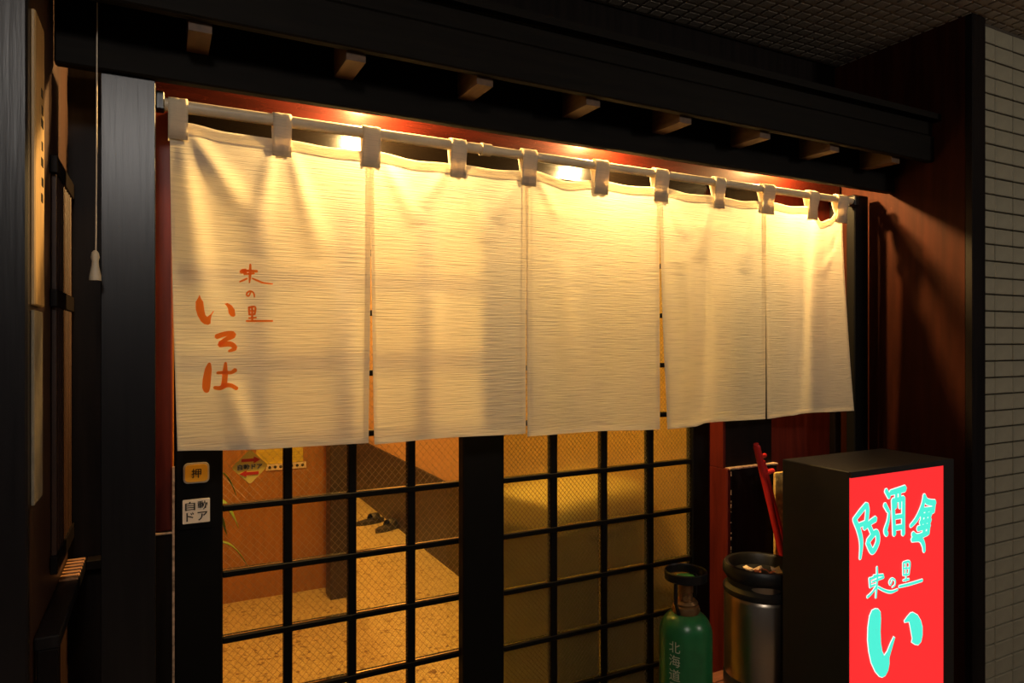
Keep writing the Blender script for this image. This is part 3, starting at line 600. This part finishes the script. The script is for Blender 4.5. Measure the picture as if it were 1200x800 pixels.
flat_text(fit(text_mesh('自動ドア', 0.015, 0.0010), 0.056, 0.0145), 0.1826, GY - 0.0017, 1.208).build('text_edge', M['label'], st)
flat_text(fit(text_mesh('自動ドア', 0.015, 0.0003), 0.054, 0.0125), 0.1826, GY - 0.0020, 1.208).build('text', M['print'], st)

# ------------------------------------------------------------------ gas cylinder
M['green'] = mat('green_enamel', (0.018, 0.15, 0.045), 0.28, bump=0.05, scale=(30, 30, 30), var=0.15)
M['brass'] = mat('tarnished_brass', (0.30, 0.17, 0.07), 0.35, metal=0.8, bump=0.1)
M['gtext'] = mat('cream_stencil', (0.62, 0.60, 0.42), 0.6)
M['knobgreen'] = mat('green_valve_wheel', (0.03, 0.22, 0.06), 0.4)
GX, GYc, GR = 1.235, 1.40, 0.0685
gc = thing('gas_cylinder', 'green gas cylinder with brass valve standing before the frosted door', 'gas cylinder', (GX, GYc, 0))
prof = [(GR - 0.01, 0.0), (GR, 0.012), (GR, 0.728)] + [(0.024 + (GR - 0.024) * math.cos(a), 0.728 + 0.058 * math.sin(a)) for a in [i * math.pi / 2 / 14 for i in range(1, 15)]]
MB().lathe(GX, GYc, prof, 48, True, True).build('body', M['green'], gc, smooth=True)
MB().lathe(GX, GYc, [(0.026, 0.778), (0.034, 0.782), (0.037, 0.792), (0.034, 0.802), (0.030, 0.805), (0.032, 0.811), (0.026, 0.818)], 28, True, True).build('neck_ring', M['brass'], gc, smooth=True)
MB().lathe(GX, GYc, [(0.019, 0.815), (0.017, 0.835), (0.019, 0.838), (0.019, 0.858), (0.012, 0.862)], 24, True, True).build('valve', M['brass'], gc, smooth=True)
MB().tube([(GX - 0.01, GYc - 0.012, 0.832), (GX - 0.026, GYc - 0.03, 0.832)], 0.008, 12).build('outlet', M['brass'], gc, smooth=True)
n = 20; m = MB()
v = []
for z in (0.862, 0.878):
    for i in range(n * 2):
        a = math.pi * i / n; r = 0.026 if i % 4 < 2 else 0.0235; v.append((GX + r * math.cos(a), GYc + r * math.sin(a), z))
N2 = n * 2
m.add(v, [tuple(reversed(range(N2))), tuple(range(N2, 2 * N2))] + [(i, (i + 1) % N2, N2 + (i + 1) % N2, N2 + i) for i in range(N2)])
m.build('hand_wheel', M['knobgreen'], gc)
MB().lathe(GX, GYc, [(0.052, 0.872), (0.055, 0.872), (0.056, 0.893), (0.053, 0.896), (0.051, 0.893), (0.052, 0.872)], 40).build('guard_ring', M['iron'], gc, smooth=True)
for a in (0.35, 0.35 + math.pi):
    x, y = GX + 0.053 * math.cos(a), GYc + 0.053 * math.sin(a); x2, y2 = GX + 0.036 * math.cos(a), GYc + 0.036 * math.sin(a)
    MB().tube([(x, y, 0.874), (x, y, 0.82), (x2, y2, 0.788)], 0.005, 8).build('guard_strut', M['iron'], gc)
A0 = math.atan2(-GYc, -GX) - R(24)                               # lettering runs down the side facing the entrance
zt = 0.730
for ch, h in (('北', 0.032), ('海', 0.034), ('道', 0.034), ('エ', 0.026), ('ア', 0.030)):
    V, F = fit(text_mesh(ch, 0.03, 0.0), 0.030, h * 0.88)
    bm = bmesh.new(); vs = [bm.verts.new((x, 0, z)) for x, z in V]
    for f in F:
        try: bm.faces.new([vs[i] for i in f])
        except Exception: pass
    bmesh.ops.triangulate(bm, faces=bm.faces[:]); bm.verts.index_update()
    pts = []
    for q in bm.verts:
        a = A0 + q.co.x / GR; pts.append((GX + (GR + 0.0012) * math.cos(a), GYc + (GR + 0.0012) * math.sin(a), zt - h / 2 + q.co.z))
    MB().add(pts, [[q.index for q in f.verts] for f in bm.faces]).build('character', M['gtext'], gc); bm.free()
    zt -= h + 0.002

# ------------------------------------------------------------------ keg used as an ash bin, on a wooden crate
M['crate'] = mat('red_brown_crate_wood', (0.24, 0.085, 0.045), 0.6, bump=0.2, scale=(8, 60, 60), var=0.3)
cr = thing('wooden_crate', 'reddish wooden crate under the steel keg', 'crate', (1.60, 1.44, 0))
for k in range(5): MB().box(1.415, 1.845, 1.315 + k * 0.05, 1.360 + k * 0.05, 0.482, 0.50, 0.002).build('top_slat', M['crate'], cr)
for y in (1.315, 1.545):
    for k in range(4): MB().box(1.415, 1.845, y, y + 0.018, 0.06 + k * 0.105, 0.155 + k * 0.105, 0.002).build('side_slat', M['crate'], cr)
for x in (1.415, 1.825):
    for k in range(4): MB().box(x, x + 0.02, 1.334, 1.544, 0.06 + k * 0.105, 0.155 + k * 0.105, 0.002).build('end_slat', M['crate'], cr)
    for y in (1.335, 1.520): MB().box(x + (0.02 if x < 1.6 else -0.025), x + (0.045 if x < 1.6 else 0.0), y, y + 0.022, 0.0, 0.481).build('corner_post', M['crate'], cr)
M['steel'] = mat('brushed_steel', (0.52, 0.43, 0.33), 0.30, metal=1.0, bump=0.06, scale=(3, 3, 300))
M['rubber'] = mat('black_rubber', (0.012, 0.011, 0.010), 0.45)
KX, KY, KR = 1.545, 1.43, 0.1065
kg = thing('steel_keg', 'stainless steel beer keg with black rubber rims beside the green cylinder', 'keg', (KX, KY, 0.5))
MB().lathe(KX, KY, [(KR - 0.012, 0.5), (KR - 0.002, 0.503), (KR, 0.51), (KR, 0.54), (KR - 0.003, 0.545)], 56, True).build('base_rim', M['rubber'], kg, smooth=True)
MB().lathe(KX, KY, [(KR - 0.004, 0.543), (KR - 0.002, 0.550), (KR - 0.002, 0.765), (KR - 0.008, 0.778), (KR - 0.016, 0.784)], 56).build('body', M['steel'], kg, smooth=True)
MB().lathe(KX, KY, [(KR - 0.016, 0.783), (KR - 0.003, 0.777), (KR, 0.782), (KR, 0.793), (KR - 0.008, 0.800), (KR - 0.011, 0.803), (KR - 0.011, 0.818), (KR - 0.004, 0.824), (KR + 0.001, 0.832), (KR + 0.001, 0.852), (KR - 0.004, 0.860), (KR - 0.014, 0.860), (KR - 0.019, 0.852), (KR - 0.021, 0.822)], 56).build('top_rim', M['rubber'], kg, smooth=True)
MB().lathe(KX, KY, [(KR - 0.020, 0.828), (0.05, 0.826), (0.002, 0.826)], 48).build('top_dish', M['rubber'], kg, smooth=True)
m = MB(); v = []; n = 20; a0 = math.atan2(-KY, -KX) + R(8)
for i in range(n + 1):
    a = a0 - 0.42 + 0.84 * i / n; hh = 0.0085 * math.sin(math.pi * i / n) ** 0.5
    for z in (0.8105 - hh, 0.8105 + hh): v.append((KX + (KR - 0.0095) * math.cos(a), KY + (KR - 0.0095) * math.sin(a), z))
m.add(v, [(2 * i, 2 * i + 2, 2 * i + 3, 2 * i + 1) for i in range(n)]); m.build('handle_slot', M['steel'], kg, smooth=True)
M['scrap'] = mat('pale_paper_scrap', (0.75, 0.55, 0.36), 0.8, var=0.2)
M['scrapred'] = mat('orange_scrap', (0.60, 0.16, 0.06), 0.8, var=0.2)
def scrap(name, label, cat, x, y, a, l, w, mt, z=0.8275):
    m = MB(); v = []; nn = 5
    for i in range(nn + 1):
        for j in range(3):
            px = (i / nn - 0.5) * l; py = (j / 2 - 0.5) * w * (1 - 0.3 * abs(i / nn - 0.5))
            pz = z + 0.004 + 0.010 * random.random() * (0.3 + abs(i / nn - 0.5) * 1.6)
            if i == 2: pz = z
            v.append((x + px * math.cos(a) - py * math.sin(a), y + px * math.sin(a) + py * math.cos(a), pz))
    m.add(v, [(i * 3 + j, i * 3 + j + 1, (i + 1) * 3 + j + 1, (i + 1) * 3 + j) for i in range(nn) for j in range(2)])
    o = m.build(name, M[mt], None, (x, y, z)); md = o.modifiers.new('thick', 'SOLIDIFY'); md.thickness = 0.0008
    tag(o, label, cat, 'litter on the keg')
cx, cy = KX - 0.005, KY - 0.01
for dx, dy, a, l, w, mt, lab in ((-0.047, 0.020, 0.4, 0.036, 0.022, 'scrap', 'leftmost crumpled pale paper scrap on the keg top'), (-0.020, -0.022, 2.2, 0.040, 0.020, 'scrap', 'frontmost crumpled pale paper scrap on the keg top'),
        (0.046, -0.010, 1.0, 0.036, 0.022, 'scrap', 'rightmost crumpled pale paper scrap on the keg top, nearest the sign'), (0.005, 0.042, 2.6, 0.04, 0.02, 'scrap', 'rearmost crumpled pale paper scrap on the keg top')):
    scrap('paper_scrap', lab, 'paper scrap', cx + dx, cy + dy, a, l * 1.35, w * 1.35, mt)
for dx, dy, a, lab in ((-0.012, 0.008, 0.8, 'left orange wrapper among the pale papers on the keg top'), (0.024, 0.002, 2.4, 'right orange wrapper among the pale papers on the keg top')):
    scrap('orange_wrapper', lab, 'wrapper', cx + dx, cy + dy, a, 0.038, 0.02, 'scrapred', 0.830)

# red folding stand leaning behind the keg, and a corkboard strip beside it
M['redpaint'] = mat('bright_red_paint', (0.62, 0.025, 0.022), 0.35)
rs = thing('red_folding_stand', 'two bright red folded rods leaning between keg and black sign', 'folding stand', (1.66, 1.50, 0.5))
MB().tube([(1.572, 1.476, 1.195), (1.576, 1.477, 1.187), (1.714, 1.50, 0.825), (1.790, 1.512, 0.512)], [0.008, 0.0105, 0.0105, 0.0105], 14).build('rod', M['redpaint'], rs, smooth=True)
MB().tube([(1.630, 1.505, 1.135), (1.752, 1.520, 0.825), (1.818, 1.530, 0.512)], 0.009, 14).build('rod', M['redpaint'], rs, smooth=True)
MB().tube([(1.588, 1.480, 1.152), (1.640, 1.505, 1.152)], 0.007, 10).build('hinge', M['redpaint'], rs, smooth=True)
MB().tube([(1.640, 1.505, 1.098), (1.682, 1.512, 1.100)], 0.008, 10).build('hinge', M['redpaint'], rs, smooth=True)
M['cork'] = mat('orange_cork', (0.80, 0.42, 0.10), 0.8, bump=0.4, scale=(70, 70, 70), var=0.5)
tag(MB().box(1.738, 1.83, 1.553, 1.562, 0.505, 1.082, 0.002).build('cork_board', M['cork'], None, (1.784, 1.557, 0.505)), 'tan cork board edge showing behind the red rods', 'cork board')

# ------------------------------------------------------------------ the room behind the door
M['plaster'] = mat('tan_plaster', (0.55, 0.33, 0.17), 0.75, bump=0.1, scale=(30, 30, 30), var=0.08)
M['wains'] = mat('dark_wainscot', (0.045, 0.028, 0.018), 0.45, bump=0.1, scale=(50, 6, 50), var=0.3)
M['brownwall'] = mat('brown_wood_wall', (0.36, 0.16, 0.04), 0.5, bump=0.1, scale=(40, 40, 4), var=0.15)
def mosaic():
    m = bpy.data.materials.new('speckled_mosaic_floor'); m.use_nodes = True; nt = m.node_tree; p = nt.nodes['Principled BSDF']; p.inputs['Roughness'].default_value = 0.3
    tc = nt.nodes.new('ShaderNodeTexCoord'); vo = nt.nodes.new('ShaderNodeTexVoronoi'); vo.inputs['Scale'].default_value = 60
    r = nt.nodes.new('ShaderNodeValToRGB'); e = r.color_ramp.elements; e[0].position = 0.0; e[0].color = (0.20, 0.11, 0.04, 1); e[1].position = 0.10; e[1].color = (0.62, 0.50, 0.22, 1)
    e2 = r.color_ramp.elements.new(0.9); e2.color = (0.72, 0.62, 0.30, 1)
    se = nt.nodes.new('ShaderNodeSeparateColor'); nt.links.new(tc.outputs['Object'], vo.inputs['Vector']); nt.links.new(vo.outputs['Color'], se.inputs[0]); nt.links.new(se.outputs[0], r.inputs[0])
    v2 = nt.nodes.new('ShaderNodeTexVoronoi'); v2.feature = 'DISTANCE_TO_EDGE'; v2.inputs['Scale'].default_value = 60; nt.links.new(tc.outputs['Object'], v2.inputs['Vector'])
    lt_ = nt.nodes.new('ShaderNodeMath'); lt_.operation = 'LESS_THAN'; lt_.inputs[1].default_value = 0.05; nt.links.new(v2.outputs[0], lt_.inputs[0])
    mx = nt.nodes.new('ShaderNodeMix'); mx.data_type = 'RGBA'; mx.inputs['B'].default_value = (0.44, 0.33, 0.14, 1)
    nt.links.new(lt_.outputs[0], mx.inputs['Factor']); nt.links.new(r.outputs[0], mx.inputs['A']); nt.links.new(mx.outputs['Result'], p.inputs['Base Color'])
    return m
M['mosaic'] = mosaic()
struct(MB().box(-0.8, 3.0, 1.74, 9.0, -0.1, 0.0).build('floor_inside', M['mosaic']))
struct(MB().box(-0.8, 3.0, 1.74, 9.0, 2.4, 2.5).build('ceiling_inside', M['plaster']))
struct(MB().box(-0.9, -0.8, 1.74, 9.0, 0.0, 2.4).build('wall_inside_left', M['plaster']))
wi = struct(MB().box(1.70, 1.80, 1.74, 9.0, 0.56, 2.4).build('wall_inside_right', M['plaster']))
MB().box(1.685, 1.80, 1.74, 9.0, 0.0, 0.56).build('wainscot', M['wains'], wi)
for y in (7.6,): MB().box(1.675, 1.70, y, y + 0.09, 0.56, 2.4).build('upright', M['wains'], wi)
struct(MB().box(-0.8, 3.0, 8.9, 9.0, 0.0, 2.4).build('wall_inside_back', M['plaster']))
wp = struct(MB().box(-0.8, 0.93, 4.25, 4.35, 0.0, 2.4).build('wall_inside_front', M['brownwall']))
MB().box(-0.8, 0.93, 4.225, 4.25, 0.0, 0.16).build('skirting', M['brownwall'], wp)
pi = thing('room_pillar', 'dark square pillar inside the room seen through the clear glass door', 'pillar', (0.93, 4.06, 0))
MB().box(0.868, 0.968, 4.0, 4.12, 0.0, 2.4, 0.003).build('shaft', M['wains'], pi)
MB().box(0.968, 0.982, 4.0, 4.12, 0.0, 2.4).build('lit_face_strip', M['plaster'], pi)  # pale colour stands in for light on the pillar's right face
M['notice'] = mat('yellow_green_notice', (0.60, 0.47, 0.06), 0.7, bump=0.0, scale=(3, 3, 60), var=0.25)
no = thing('wall_notice', 'yellow notice sheet with a dotted strip hanging on the brown inner wall', 'notice', (0.40, 4.24, 0.86))
MB().box(0.49, 0.757, 4.243, 4.2495, 0.776, 1.15).build('sheet', M['notice'], no)
MB().box(0.545, 0.775, 4.241, 4.2495, 0.738, 0.774).build('strip', M['label'], no)
for k in range(7):
    x = 0.565 + k * 0.0315
    MB().add([(x + 0.009 * math.cos(q * math.pi / 5), yy, 0.756 + 0.009 * math.sin(q * math.pi / 5)) for yy in (4.239, 4.241) for q in range(10)], [tuple(range(10)), tuple(reversed(range(10, 20)))] + [(q, (q + 1) % 10, 10 + (q + 1) % 10, 10 + q) for q in range(10)]).build('dot', M['print'], no)
# freezer with a rounded steel lid behind the frosted glass
fz = thing('chest_freezer', 'stainless chest freezer with rounded lid blurred behind the frosted glass', 'freezer', (1.18, 2.25, 0))
ca, sa = math.cos(R(20)), math.sin(R(20))
def rot(x, y): return (1.37 + x * ca - y * sa, 2.17 + x * sa + y * ca)
def prism(prof, x0, x1):
    m = MB(); n = len(prof); v = [(*rot(x0, y), z) for y, z in prof] + [(*rot(x1, y), z) for y, z in prof]
    return m.add(v, [tuple(range(n)), tuple(reversed(range(n, 2 * n)))] + [(i, (i + 1) % n, n + (i + 1) % n, n + i) for i in range(n)])
M['freezer'] = mat('grey_green_freezer', (0.16, 0.16, 0.11), 0.35, metal=0.5)
prism([(-0.15, 0.0), (-0.15, 0.86), (0.15, 0.86), (0.15, 0.0)], -0.28, 0.24).build('cabinet', M['freezer'], fz)
lid = [(-0.16, 0.862)] + [(-0.11 - 0.05 * math.cos(a), 0.905 + 0.05 * math.sin(a)) for a in [i * math.pi / 2 / 8 for i in range(9)]] + [(0.16, 0.965), (0.16, 0.862)]
M['lid'] = mat('cream_enamel_lid', (0.75, 0.66, 0.42), 0.25)
prism(lid, -0.29, 0.25).build('lid', M['lid'], fz, smooth=True)
MB().add(*(lambda q: (q.v, q.f))(prism([(-0.175, 0.80), (-0.175, 0.82), (-0.15, 0.82), (-0.15, 0.80)], -0.1, 0.15))).build('handle', M['iron'], fz)
# plant at the left inside the door
M['leaf'] = mat('green_leaf', (0.16, 0.28, 0.04), 0.5, var=0.2)
M['pot'] = mat('brown_pot', (0.18, 0.08, 0.04), 0.6)
pp = thing('potted_plant', 'leafy green potted plant just inside the left door edge', 'plant', (0.12, 2.35, 0))
MB().lathe(0.12, 2.35, [(0.09, 0.0), (0.12, 0.26), (0.128, 0.27), (0.128, 0.30), (0.115, 0.30), (0.11, 0.27)], 28, True).build('pot', M['pot'], pp, smooth=True)
MB().tube([(0.12, 2.35, 0.25), (0.115, 2.34, 0.7), (0.125, 2.35, 1.12)], [0.012, 0.009, 0.004], 8).build('stem', M['leaf'], pp)
for k in range(12):
    a = k * 2.4; z0 = 0.85 + 0.028 * k; l = 0.115 - 0.003 * k; m = MB(); v = []
    for i in range(9):
        t = i / 8; r = 0.01 + l * t; w = 0.014 * math.sin(math.pi * min(1, 0.08 + 0.92 * t)); zz = z0 + 0.10 * t - 0.17 * t * t
        px, py = 0.12 + r * math.cos(a), 2.35 + r * math.sin(a)
        v += [(px - w * math.sin(a), py + w * math.cos(a), zz), (px, py, zz - 0.004), (px + w * math.sin(a), py - w * math.cos(a), zz)]
    m.add(v, [(3 * i + j, 3 * i + j + 1, 3 * i + j + 4, 3 * i + j + 3) for i in range(8) for j in range(2)])
    o = m.build('leaf', M['leaf'], pp, smooth=True); md = o.modifiers.new('thick', 'SOLIDIFY'); md.thickness = 0.001
# sandals against the wainscot
M['sandal'] = mat('dark_sandal', (0.05, 0.045, 0.04), 0.5)
for k, (x, y, a) in enumerate(((1.53, 5.55, 0.3), (1.60, 5.30, 0.5))):
    t = thing('sandal', ('dark sandal on the mosaic floor farther along the wainscot', 'dark sandal on the mosaic floor nearer to the door')[k], 'sandal', (x, y, 0), 'sandals inside')
    out = [(0.13 * math.cos(q) * (1.0), 0.047 * math.sin(q) * (1 + 0.2 * math.cos(q))) for q in [i * 2 * math.pi / 24 for i in range(24)]]
    w = [(x + p * math.cos(a) - q * math.sin(a), y + p * math.sin(a) + q * math.cos(a)) for p, q in out]; n = len(w)
    MB().add([(p, q, 0.0) for p, q in w] + [(p, q, 0.03) for p, q in w], [tuple(reversed(range(n))), tuple(range(n, 2 * n))] + [(i, (i + 1) % n, n + (i + 1) % n, n + i) for i in range(n)]).build('sole', M['sandal'], t)
    arch = []
    for px in (0.0, 0.07):
        for i in range(9):
            q = math.pi * i / 8; lx, ly, lz = px, 0.048 * math.cos(q), 0.03 + 0.05 * math.sin(q)
            arch.append((x + lx * math.cos(a) - ly * math.sin(a), y + lx * math.sin(a) + ly * math.cos(a), lz))
    o = MB().add(arch, [(i, i + 1, 10 + i, 9 + i) for i in range(8)]).build('strap', M['sandal'], t, smooth=True); md = o.modifiers.new('thick', 'SOLIDIFY'); md.thickness = 0.004
